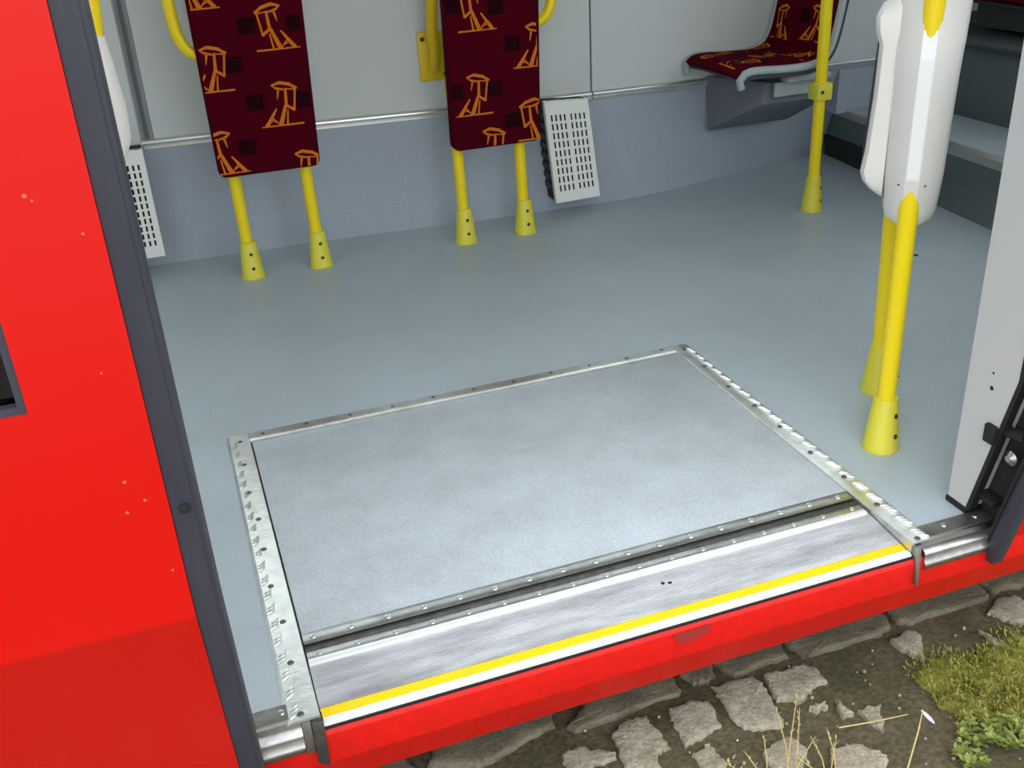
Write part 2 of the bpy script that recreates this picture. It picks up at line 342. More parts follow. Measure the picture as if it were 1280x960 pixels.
# hinge leaves with rivets
up=MB().box(.0575,1.1005,1.335,1.3615,-.01,.0025).build('hinge_leaf','alu',rp,bevel=.001)
k=0; x=.075
while x<1.09:
    MB().lathe([(.006,0),(.005,.002),(.0015,.003)],(x,1.349,.0024),10).build('rivet','alu_bright',up); x+=.0625
MB().tube([(.0575,1.3265,-.007),(1.1005,1.3265,-.007)],.0085,10).build('hinge_barrel','steel_dark',rp)
lo=MB().box(.0575,1.0995,1.296,1.318,-.012,-.0005).build('hinge_leaf','alu',rp,bevel=.001)
x=.078
while x<1.09:
    MB().lathe([(.005,0),(.004,.002),(.0015,.0028)],(x,1.309,-.0006),10).build('rivet','alu_bright',lo); x+=.0625
MB().box(.0575,1.096,1.2865,1.299,-.012,.0020).build('hinge_lip','nose',rp,bevel=.0015)
# ribbed plate, slightly falling towards the edge; every rib modelled
def zr(y): return -.003-(1.290-y)*.10
n=18; prof=[]; y0,y1=1.290,1.1990; st=(y0-y1)/n
for i in range(n):
    a=y0-i*st; prof+= [(a,zr(a)),(a-st*.55,zr(a)),(a-st*.6,zr(a)-.0010),(a-st*.95,zr(a)-.0010)]
prof+=[(y1,zr(y1)),(y1,zr(y1)-.014),(y0,-.017)]
MB().prism(prof,'x',.0575,1.1005).build('ribbed_plate','ribbed',rp,smooth=False)
MB().hexa([(.0575,1.1805,-.0195),(1.101,1.1805,-.0195),(1.101,1.1987,-.0195),(.0575,1.1987,-.0195),(.0575,1.1805,-.0138),(1.101,1.1805,-.0138),(1.101,1.1987,-.0118),(.0575,1.1987,-.0118)]).build('warning_stripe','stripe',rp,bevel=.0008,seg=1)
pr=[(1.1803,-.0138),(1.1770,-.0136),(1.1700,-.0150),(1.1672,-.0170),(1.1672,-.0192),(1.1803,-.0192)]
MB().prism(pr,'x',.0575,1.101).build('ramp_nose','nose',rp,ang=50)
MB().box(.0575,1.101,1.2155,1.36,-.0295,-.0200).build('ramp_gap_liner','dark',rp,smooth=False)  # dark liner added so the slit beside the ribbed plate reads black
for (x,y) in ((.66,1.258),(.672,1.255)): MB().lathe([(.004,0),(.002,.0006)],(x,y,zr(y)),8).build('dirt_speck','dark',rp)

# frame of bent chequer plate round the ramp
fr=thing('ramp_frame','bright chequer-plate aluminium frame screwed round the ramp hatch','frame',(.58,1.7,0))
def barbump(b,cx,cy,z,L,w_,h,ang):
    ca,sa=math.cos(ang),math.sin(ang); pts=[]
    for (u,v,hh) in ((-L,0,0),(-L*.3,-w_,0),(L*.3,-w_,0),(L,0,0),(L*.3,w_,0),(-L*.3,w_,0),(-L*.55,0,h),(L*.55,0,h)):
        pts.append((cx+u*ca-v*sa,cy+u*sa+v*ca,z+hh))
    b.add(pts,[(0,1,6),(1,2,7,6),(2,3,7),(3,4,7),(4,5,6,7),(5,0,6)])
def side_strip(x0,x1,yb,ye,inner,name='side_strip'):
    zt=.0045
    # inner edge turned down as a flange, outer edge feathered onto the vinyl
    if inner=='r': pr=[(x0,0.0005),(x0+.006,zt),(x1-.001,zt+.0008),(x1,zt),(x1,-.022),(x1-.003,-.022),(x1-.003,.001),(x0,.0)]
    else: pr=[(x1,0.0005),(x1-.008,zt-.001),(x0+.001,zt+.0008),(x0,zt),(x0,-.022),(x0+.003,-.022),(x0+.003,.001),(x1,.0)]
    b=MB().prism(pr,'y',yb,ye)
    ox=x0+.0105 if inner=='r' else x1-.0105; ix=x1-.013 if inner=='r' else x0+.013
    y=yb+.012; sg=1 if inner=='r' else -1
    while y<ye-.03:
        for j in range(3):
            barbump(b,ox+sg*(.003+.0010*j),y+j*.0085,zt-.0004,.0105,.0017,.0034,math.radians(38 if sg>0 else 142))
        for j in range(3):
            barbump(b,ix,y+.024+j*.0062,zt-.0004,.0070,.0012,.0010,math.radians(-40 if sg>0 else 220))
        y+=.0425
    return b.build(name,'plate',fr,ang=30)
M['plate']=mat('chequer_plate',srgb(222,224,220),0.28,metal=0.75,noise=(26,0.5,srgb(165,168,162)),bump=(90,0.15))
sl=side_strip(.006,.055,1.168,2.088,'r'); sr=side_strip(1.1025,1.150,1.172,2.086,'l')
for k in range(9):
    y=1.185+k*.1085 if k<9 else 0
    for (s,x) in ((sl,.031),(sr,1.124)):
        if y<2.07: MB().lathe([(.0055,0),(.0045,.0012),(.0012,.0008)],(x+.003*((k*7)%3-1),y+.004*((k*5)%3-1),.0050),10).build('screw','screw',s)
bs=MB().prism([(2.088,.0),(2.0865,.0035),(2.062,.0050),(2.050,.0050),(2.046,.0035),(2.046,.0)],'x',.0555,1.1020).build('back_strip','plate',fr,ang=50)
for k in range(11):
    MB().lathe([(.005,0),(.004,.0012),(.0012,.0008)],(.085+k*.099,2.074+.003*((k*5)%3-1),.0042),10).build('screw','screw',bs)
# end brackets under the strips, in front of the sill
bl=MB().hexa([(.040,1.150,-.070),(.056,1.147,-.078),(.056,1.172,-.078),(.040,1.172,-.070),(.040,1.162,.0),(.058,1.160,.0),(.058,1.18,.0),(.040,1.18,.0)]).build('end_bracket','steel_dark',fr,bevel=.001)
MB().hexa([(.0262,1.156,-.052),(.0395,1.156,-.052),(.0395,1.172,-.052),(.0262,1.172,-.052),(.026,1.166,.0),(.0395,1.164,.0),(.0395,1.178,.0),(.026,1.178,.0)]).build('end_bracket','alu_old',fr,bevel=.001)
MB().hexa([(1.103,1.148,-.072),(1.108,1.148,-.072),(1.110,1.170,-.072),(1.103,1.170,-.072),(1.1035,1.164,.0),(1.118,1.164,.0),(1.118,1.18,.0),(1.1035,1.18,.0)]).build('end_bracket','alu_old',fr,bevel=.001)
MB().box(1.1095,1.121,1.168,1.18,-.030,.0).build('end_bracket','steel_dark',fr,bevel=.001)

# ================================================================== POLES
def boot(parent, x, y, facing, s=1.0):
    n=12; h=.115*s
    fx,fy=facing; a0=math.atan2(fy,fx)
    def ring(r,z,flat):
        R=[]
        for k in range(n):
            a=a0+2*math.pi*k/n; rr=r
            c=math.cos(a-a0)
            if c*r>flat: rr=flat/c
            R.append((x+rr*math.cos(a),y+rr*math.sin(a),z))
        return R
    b=MB().loft([ring(.0375*s,0,.034*s),ring(.0375*s,.007*s,.034*s),ring(.035*s,.011*s,.0315*s),ring(.0245*s,h-.004,.0225*s),ring(.0225*s,h,.0205*s)])
    o=b.build('boot','boot',parent,ang=50)
    for z,fl in ((.080,.0259),(.035,.0301)):
        MB().lathe([(.0055,0),(.005,.0012),(.0015,.0006)],(x+fx*fl*s,y+fy*fl*s,z*s),10,ax=(fx,fy,.25)).build('screw','screw_black',o)
    return o
def smooth(pts,k=4):
    P=[Vector(p) for p in pts]; o=[]
    for i in range(len(P)-1):
        a,b,c,d=P[max(i-1,0)],P[i],P[i+1],P[min(i+2,len(P)-1)]
        for j in range(k):
            t=j/k; o.append(.5*((2*b)+(c-a)*t+(2*a-5*b+4*c-d)*t*t+(3*b-a-3*c+d)*t**3))
    return o+[P[-1]]
def norm2(x,y): 
    l=math.hypot(x,y); return (x/l,y/l)
R_=.0185
pl=thing('grab_pole','yellow grab pole with a square clamp beside the cantilevered seat','pole',(2.05,2.873,0),'yellow grab poles')
MB().tube([(2.05,2.873,.01),(2.045,2.873,.7),(2.045,2.873,2.149)],R_,18).build('tube','yellow',pl)
boot(pl,2.05,2.873,norm2(.75,-1))
cl=MB().box(2.018,2.074,2.842,2.900,.372,.427).build('clamp','boot',pl,bevel=.006)
MB().lathe([(.006,0),(.006,.002),(.002,.001)],(2.034,2.842,.400),10,ax=(0,-1,0)).build('screw','screw_black',cl)
pa=thing('grab_pole','yellow grab pole carrying the white ticket validator, nearer the ramp','pole',(1.267,1.475,0),'yellow grab poles')
MB().tube([(1.267,1.475,.01),(1.263,1.475,.5),(1.263,1.475,2.149)],.0180,18).build('tube','yellow',pa)
boot(pa,1.267,1.475,norm2(.35,-1))
pb=thing('grab_pole','yellow grab pole partly hidden behind the validator pole','pole',(1.418,1.685,0),'yellow grab poles')
MB().tube([(1.418,1.685,.01),(1.404,1.685,.4),(1.39,1.685,.9),(1.39,1.685,2.149)],.0180,18).build('tube','yellow',pb)
boot(pb,1.418,1.685,norm2(1,-.2))
# ------------------------------------------------------------------ ticket validator on the pole
va=thing('ticket_validator','white moulded ticket validator wrapped round a yellow pole','validator',(1.263,1.475,.45))
e1=Vector((-.652,-.758,0)); e2=Vector((.758,-.652,0))       # e1 towards the doorway, e2 sideways
C0=Vector((1.263,1.475,0))
def hsec(z,hw,front,back,facet):
    hw*=.93
    pts2=[(front,-facet),(front,facet),(front-.010,facet+.012),(front-.030,hw-.006),(front-.048,hw),(back+.02,hw),(back,hw-.02),(back,-hw+.02),(back+.02,-hw),(front-.048,-hw),(front-.030,-hw+.006),(front-.010,-facet-.012)]
    return [C0+e1*a+e2*b_+Vector((0,0,z)) for a,b_ in pts2]
secs=[hsec(.470,.034,.000,-.105,.006),hsec(.476,.044,.004,-.115,.008),hsec(.495,.050,.008,-.12,.010),hsec(.53,.053,.015,-.12,.0115),hsec(.565,.055,.0245,-.12,.0125),hsec(.72,.058,.0265,-.12,.0125),hsec(.772,.060,.0255,-.12,.0125),hsec(.80,.062,.0180,-.12,.0125),hsec(.86,.064,.006,-.12,.0125),hsec(.96,.062,-.004,-.12,.012),hsec(1.02,.05,-.02,-.10,.008)]
MB().loft(secs).build('housing','white_plastic',va,bevel=0,ang=38)
ss=[]
for z,f,hw_ in ((.562,.0250,.0105),(.568,.0258,.0105),(.72,.0278,.0112),(.772,.0268,.0115),(.80,.0193,.0115),(.818,.0157,.0115)):
    ss.append([C0+e1*(f-d_)+e2*b_+Vector((0,0,z)) for d_,b_ in ((0,-hw_),(0,hw_),(.004,hw_),(.004,-hw_))])
MB().loft(ss).build('front_strip','white_strip',va,smooth=False)
# face shell on the side turned into the vestibule
def fsec(z,out,d0,d1):
    pts2=[(d0,-.050),(d0,-out+.008),(d0-.010,-out),(d1+.012,-out),(d1,-out+.012),(d1,-.050)]
    return [C0+e1*a+e2*b_+Vector((0,0,z)) for a,b_ in pts2]
fs_=[fsec(.515,.056,-.030,-.085),fsec(.530,.074,-.020,-.095),fsec(.548,.088,-.014,-.10),fsec(.565,.093,-.012,-.10),fsec(.60,.088,-.012,-.10),fsec(.70,.083,-.012,-.10),fsec(.79,.082,-.012,-.10),fsec(.812,.090,-.012,-.10),fsec(.835,.092,-.014,-.10),fsec(.852,.084,-.020,-.10),fsec(.866,.062,-.03,-.09)]
MB().loft(fs_).build('face_shell','white_plastic',va,ang=45)
sc=[C0+e1*a+e2*(-b_)+Vector((0,0,z)) for a,b_,z in ((-.024,.0925,.575),(-.090,.0925,.575),(-.090,.0845,.805),(-.024,.0845,.805))]
MB().add(sc+[p+e2*.012 for p in sc],[(0,1,2,3),(7,6,5,4),(0,4,5,1),(1,5,6,2),(2,6,7,3),(3,7,4,0)]).build('reader_face','rubber_gap_dark',va,smooth=False)
for s in (-1,1): MB().lathe([(.0022,0),(.0016,.001)],tuple(C0+e1*.0140+e2*(s*.0225)+Vector((0,0,.552))),8,ax=tuple(e1)).build('screw','screw',va)
# second casing and rail, mostly hidden behind the red door leaf
vl=thing('handrail_casing','white moulded casing on a yellow rail behind the black door seal','casing',(-.09,2.0,.62))
def cs(z,xr,h): 
    return [(-.145,2.0-h,z),(xr-.014,2.0-h,z),(xr,2.0-h+.014,z),(xr,2.0+h-.014,z),(xr-.014,2.0+h,z),(-.145,2.0+h,z)]
MB().loft([cs(.58,-.115,.02),cs(.62,-.092,.03),cs(.66,-.066,.035),cs(.70,-.050,.04),cs(.76,-.047,.04),cs(.83,-.053,.04),cs(.872,-.058,.035),cs(.885,-.075,.025)]).build('casing_shell','white_plastic',vl,ang=50)
MB().tube([(-.069,2.0,2.149),(-.069,2.0,1.1),(-.070,2.0,.95),(-.078,2.0,.87),(-.09,2.0,.80),(-.12,2.0,.75),(-.18,2.0,.72),(-.3,1.9,.70),(-.45,1.6,.70),(-.50,1.241,.70)],.019,12).build('rail','yellow',vl)

# ================================================================== FOLDING SEATS
def seg_quad(p,q,w1,w2=None):
    w2=w2 or w1; d=Vector((q[0]-p[0],q[1]-p[1])); d.normalize(); nrm=Vector((-d.y,d.x))
    return [(p[0]+nrm.x*w1,p[1]+nrm.y*w1),(p[0]-nrm.x*w1,p[1]-nrm.y*w1),(q[0]-nrm.x*w2,q[1]-nrm.y*w2),(q[0]+nrm.x*w2,q[1]+nrm.y*w2)]
def motif_polys():
    B=lambda px,py:((px-650)/345.0,(405-py)/345.0-(px-650)/345.0*.096)
    L=[((650,405),(995,372),.016,.010),((842,385),(778,215),.036,.022),((775,220),(765,80),.024,.018),((785,385),(768,262),.014,.010),
       ((955,374),(858,235),.034,.012),((872,345),(915,330),.014,.008),((860,365),(905,300),.012,.008),
       ((690,100),(715,275),.015,.015),((708,278),(784,215),.024,.020),((825,80),(840,158),.020,.006),
       ((675,98),(725,52),.028,.020),((722,52),(812,18),.026,.026),((808,18),(876,32),.026,.014),((872,30),(842,62),.016,.012),((848,58),(778,86),.018,.014),((700,98),(775,78),.010,.010)]
    return [seg_quad(B(*a),B(*b),w1*1.55,w2*1.55) for a,b,w1,w2 in L]
MOT=motif_polys()
def dark_polys():
    P=[]
    for i in range(5):
        y=.09+.20*i
        P.append([(.10+.05*((i*2)%3),y-.095),(1-.06*((i*3)%4),y-.095),(1-.05*((i*3+1)%4),y+.095),(.06*((i*2+1)%3),y+.095)])
    return P
DRK=dark_polys()  # dark wing-shaped marks printed on the seat fabric
def clip(poly,x0,x1,z0,z1):
    for ax,v,s in ((0,x0,1),(0,x1,-1),(1,z0,1),(1,z1,-1)):
        o=[]
        for i in range(len(poly)):
            a,b=poly[i],poly[(i+1)%len(poly)]; da=(a[ax]-v)*s; db=(b[ax]-v)*s
            if da>=0: o.append(a)
            if da*db<0: t=da/(da-db); o.append((a[0]+(b[0]-a[0])*t,a[1]+(b[1]-a[1])*t))
        poly=o
        if len(poly)<3: return None
    return poly
def decal(parent,name,m,polys,orig,w_,h_,mirror,bounds,surf):
    b=MB()
    for i,p in enumerate(polys):
        q=[((orig[0]+((1-u) if mirror else u)*w_),orig[1]+v*h_) for u,v in p]
        q=clip(q,*bounds)
        if q:
            off=.0012+.00005*i
            b.add([surf(u,v,off) for u,v in q],[tuple(range(len(q)))])
    if b.v:
        o=b.build(name,m,parent,smooth=False)
        return o
def folding_seat(label,x0b,x1b,x0t,x1t,zb,zt,legs,motifs,darks,loops,plate_x):
    t=thing('folding_seat',label,'seat',((x0b+x1b)/2,3.11,0))
    yF=3.06; th=.045; r=.022
    # padded board: rounded outline, pillowed front
    def outline(ins):
        pts=[]; zz0,zz1=zb+ins,zt-ins
        cs=[(0,zz0,math.pi,1.5*math.pi),(1,zz0,1.5*math.pi,2*math.pi),(1,zz1,0,.5*math.pi),(0,zz1,.5*math.pi,math.pi)]
        rr=max(r-ins,.006)
        for side,z,a0,a1 in cs:
            f=(z-zb)/(zt-zb); xe=(x0b+(x0t-x0b)*f+ins) if side==0 else (x1b+(x1t-x1b)*f-ins)
            cx=xe+rr if side==0 else xe-rr; cz=z+rr if z<.6 else z-rr
            for i in range(7):
                a=a0+(a1-a0)*i/6; pts.append((cx+rr*math.cos(a),cz+rr*math.sin(a)))
        return pts
    S=[]
    for ins,y in ((.004,yF+th),(0,yF+th-.006),(0,yF+.010),(.003,yF+.003),(.009,yF)):
        S.append([(x,y,z) for x,z in outline(ins)])
    cu=MB().loft(S).build('seat_pad','fabric',t,ang=60)
    MB().loft([[(x,yF+th+.002,z) for x,z in outline(.004)],[(x,yF+th+.012,z) for x,z in outline(.004)]]).build('back_plate','shell_dark',t)
    sf=lambda u,v,off:(u,yF-off,v)
    bd=(x0b+.004,x1b-.004,zb+.006,zt-.01)
    for (ox,oz,mw,mirror) in motifs: decal(cu,'headframe_motif','print_orange',MOT,(ox,oz),mw,mw*.92,mirror,bd,sf)
    for (ox,oz) in darks: decal(cu,'dark_motif','print_dark',DRK,(ox-.030,oz-.022),.060,.044,False,bd,sf)
    for lx,lt in legs:
        MB().tube([(lx,3.125,.01),(lt,3.125,zb+.02),(lt,3.125,.90)],.0180,16).build('leg','yellow',t)
        boot(t,lx,3.12,(.08,-.997))
    for pts in loops: MB().tube(smooth(pts),.0165,14).build('side_rail','yellow',t)
    px0,px1,pz0,pz1=plate_x; yw=wy(px0)
    pt=MB().box(px0,px1,yw-.012,yw-.002,pz0,pz1).build('wall_bracket','yellow_dark',t,bevel=.004)
    for (x,z) in ((px0+.016,pz1-.022),(px1-.008,pz0+.018)):
        MB().lathe([(.0075,0),(.007,.003),(.002,.002)],(x,yw-.012,z),10,ax=(0,-1,0)).build('screw','screw_black',pt)
    MB().tube(smooth([(px0+.045,yw-.012,pz0+.035),(px0+.042,yw-.06,pz0+.10),(px0+.028,yw-.10,pz1+.03),(px0+.030,yw-.16,pz1+.22),(px0+.032,yw-.20,pz1+.40)]),.018,12).build('stay_tube','yellow_dark',t)
    MB().box(px1-.014,px1+.016,yw-.03,yw-.004,pz0-.052,pz0+.004).build('hinge_block','boot',t,bevel=.004)
    return t
sA=folding_seat('folded burgundy seat board on two yellow legs beside the narrow wall grille',.139,.437,.133,.452,.331,1.02,
  [(.189,.183),(.404,.396)],
  [(.100,.800,.122,False),(.302,.676,.122,False),(.103,.579,.122,True),(.283,.464,.122,True),(.109,.345,.122,False),(.322,.262,.122,True)],
  [(.284,.746),(.419,.742),(.23,.646),(.274,.537),(.407,.531),(.231,.414)],
  [[(.183,3.11,.66),(.150,3.10,.672),(.120,3.10,.690),(.101,3.10,.722),(.093,3.10,.765),(.090,3.10,.83),(.090,3.10,.95),(.10,3.10,1.0),(.15,3.10,1.03),(.20,3.11,1.0)]],
  (.150,.245,.487,.640))
sB=folding_seat('folded burgundy seat board on two yellow legs between bracket and white grille',.853,1.145,.857,1.163,.315,1.00,
  [(.887,.881),(1.096,1.090)],
  [(.893,.670,.122,False),(1.062,.548,.126,True),(.867,.423,.121,True),(1.066,.324,.126,False),(.906,.250,.126,True),(1.06,.80,.122,True)],
  [(.883,.744),(1.014,.732),(1.061,.622),(.868,.497),(.996,.494),(1.051,.392)],
  [[(1.090,3.11,.66),(1.15,3.10,.668),(1.180,3.10,.680),(1.198,3.10,.700),(1.209,3.10,.735),(1.212,3.10,.80),(1.212,3.10,.95),(1.20,3.10,1.0),(1.15,3.10,1.03),(1.09,3.11,1.0)]],
  (.832,.925,.492,.645))

# ================================================================== HEATER GRILLES
def grille(name,label,corners,depth,nc,nr,gap=True):
    # corners: front face bl, br, tr, tl in world coordinates
    bl,br,tr,tl=[Vector(c) for c in corners]
    t=thing(name,label,'grille',tuple((bl+br)/2))
    def P(u,v,d): 
        p=bl.lerp(br,u).lerp(tl.lerp(tr,u),v); return p+Vector((0,d,0))
    us=[0]; vs=[0]
    mx0,mx1=.13,.13; my0,my1=.10,.12
    pitch=(1-mx0-mx1)/(nc-1+.5*(1 if gap else 0)); cols=[]
    for i in range(nc):
        c=mx0+i*pitch+(.5*pitch if (gap and i>=nc//2) else 0); cols.append((c-.019,c+.019))
    rp_=(1-my0-my1)/nr; rows=[(my0+j*rp_+rp_*.14,my0+j*rp_+rp_*.86) for j in range(nr)]
    ug=sorted({0,1}|{q for c in cols for q in c}); vg=sorted({0,1}|{q for r in rows for q in r})
    b=MB(); idx={}
    def V(i,j,d):
        k_=(i,j,d)
        if k_ not in idx: idx[k_]=len(b.v); b.v.append(tuple(P(ug[i],vg[j],d*.002)))
        return idx[k_]
    hole=lambda i,j: any(abs(ug[i]-c[0])<1e-9 for c in cols) and any(abs(vg[j]-r[0])<1e-9 for r in rows)
    for i in range(len(ug)-1):
        for j in range(len(vg)-1):
            if hole(i,j):
                for (a,c) in (((i,j),(i+1,j)),((i+1,j),(i+1,j+1)),((i+1,j+1),(i,j+1)),((i,j+1),(i,j))):
                    b.f.append((V(*a,0),V(*c,0),V(*c,1),V(*a,1)))
                continue
            b.f.append((V(i,j,0),V(i+1,j,0),V(i+1,j+1,0),V(i,j+1,0))); b.f.append((V(i,j,1),V(i,j+1,1),V(i+1,j+1,1),V(i+1,j,1)))
    b.build('slotted_cover','grille',t,smooth=False)
    MB().hexa([P(.02,.01,.006),P(.98,.01,.006),P(.98,.01,depth),P(.02,.01,depth),P(.02,.99,.006),P(.98,.99,.006),P(.98,.99,depth),P(.02,.99,depth)]).build('cavity','dark',t,smooth=False)
    # folded rim of the cover
    for (u0,u1,v0,v1) in ((0,.018,0,1),(.982,1,0,1),(.018,.982,0,.008),(.018,.982,.992,1)):
        MB().hexa([P(u0,v0,.0022),P(u1,v0,.0022),P(u1,v0,.02),P(u0,v0,.02),P(u0,v1,.0022),P(u1,v1,.0022),P(u1,v1,.02),P(u0,v1,.02)]).build('rim','grille',t,smooth=False)
    for k in range(8):
        v=.12+k*.10; MB().hexa([P(-.012,v,.02),P(.02,v,.02),P(.02,v,depth),P(-.012,v,depth),P(-.012,v+.055,.02),P(.02,v+.055,.02),P(.02,v+.055,depth),P(-.012,v+.055,depth)]).build('side_louvre','shell_dark',t,smooth=False)
    for u in (.12,.47,.90): MB().lathe([(.005,0),(.004,.004)],tuple(P(u,1.0,.012)),8).build('screw','screw',t)
    return t
grille('heater_grille','white slotted heater grille box standing off the dado beside a folding seat',[(1.250,3.215,.050),(1.414,3.215,.054),(1.378,3.225,.392),(1.220,3.225,.400)],.10,8,9)
grille('heater_grille','narrow white slotted heater grille next to the black rubber door edge',[(-.220,3.28,.058),(-.059,3.28,.060),(-.060,3.285,.397),(-.220,3.285,.397)],.09,8,11)

# ================================================================== STEPS AND SEAT PEDESTAL
stp=thing('interior_steps','grey vinyl steps with metal nosings up to the raised seating','steps',(2.9,2.6,0),kind='structure')
bx=lambda y:2.41+.10*(y-2.45)
tx=lambda y:2.43+.053*(y-2.42)
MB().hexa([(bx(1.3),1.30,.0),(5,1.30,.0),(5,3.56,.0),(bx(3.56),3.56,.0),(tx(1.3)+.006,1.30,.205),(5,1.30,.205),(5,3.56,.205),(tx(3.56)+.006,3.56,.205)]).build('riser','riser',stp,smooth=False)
MB().hexa([(tx(1.3)+.01,1.30,.2055),(2.80,1.30,.2055),(2.80,3.42,.2055),(tx(3.42)+.01,3.42,.2055),(tx(1.3)+.01,1.30,.214),(2.80,1.30,.214),(2.80,3.42,.214),(tx(3.42)+.01,3.42,.214)]).build('tread','vinyl',stp,smooth=False)
for nm,mt,pf in (('nosing','alu_bright',((-.004,.206),(0,.216),(.012,.2170),(.014,.2145),(.005,.206))),('nosing_flange','joint_grey',((0,.178),(-.003,.206),(.006,.206),(.006,.178)))):
    MB().loft([[(tx(y)+a,y,z) for a,z in pf] for y in (1.30,3.42)]).build(nm,mt,stp,ang=50)
MB().hexa([(bx(2.9)-.004,2.9,.004),(bx(2.9)+.03,2.9,.004),(bx(3.45)+.03,3.45,.004),(bx(3.45)-.004,3.45,.004),(bx(2.9)-.007,2.9,.085),(bx(2.9)+.03,2.9,.085),(bx(3.45)+.03,3.45,.085),(bx(3.45)-.020,3.45,.085)]).build('dark_kick_slab','dark',stp,smooth=False)  # solid dark slab over the lower far end of the riser
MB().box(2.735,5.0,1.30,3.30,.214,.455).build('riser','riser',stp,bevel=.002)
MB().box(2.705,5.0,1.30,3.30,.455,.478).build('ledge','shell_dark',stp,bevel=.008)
MB().box(3.0,5.0,1.30,3.30,.478,.52).build('riser','riser',stp,bevel=.002)

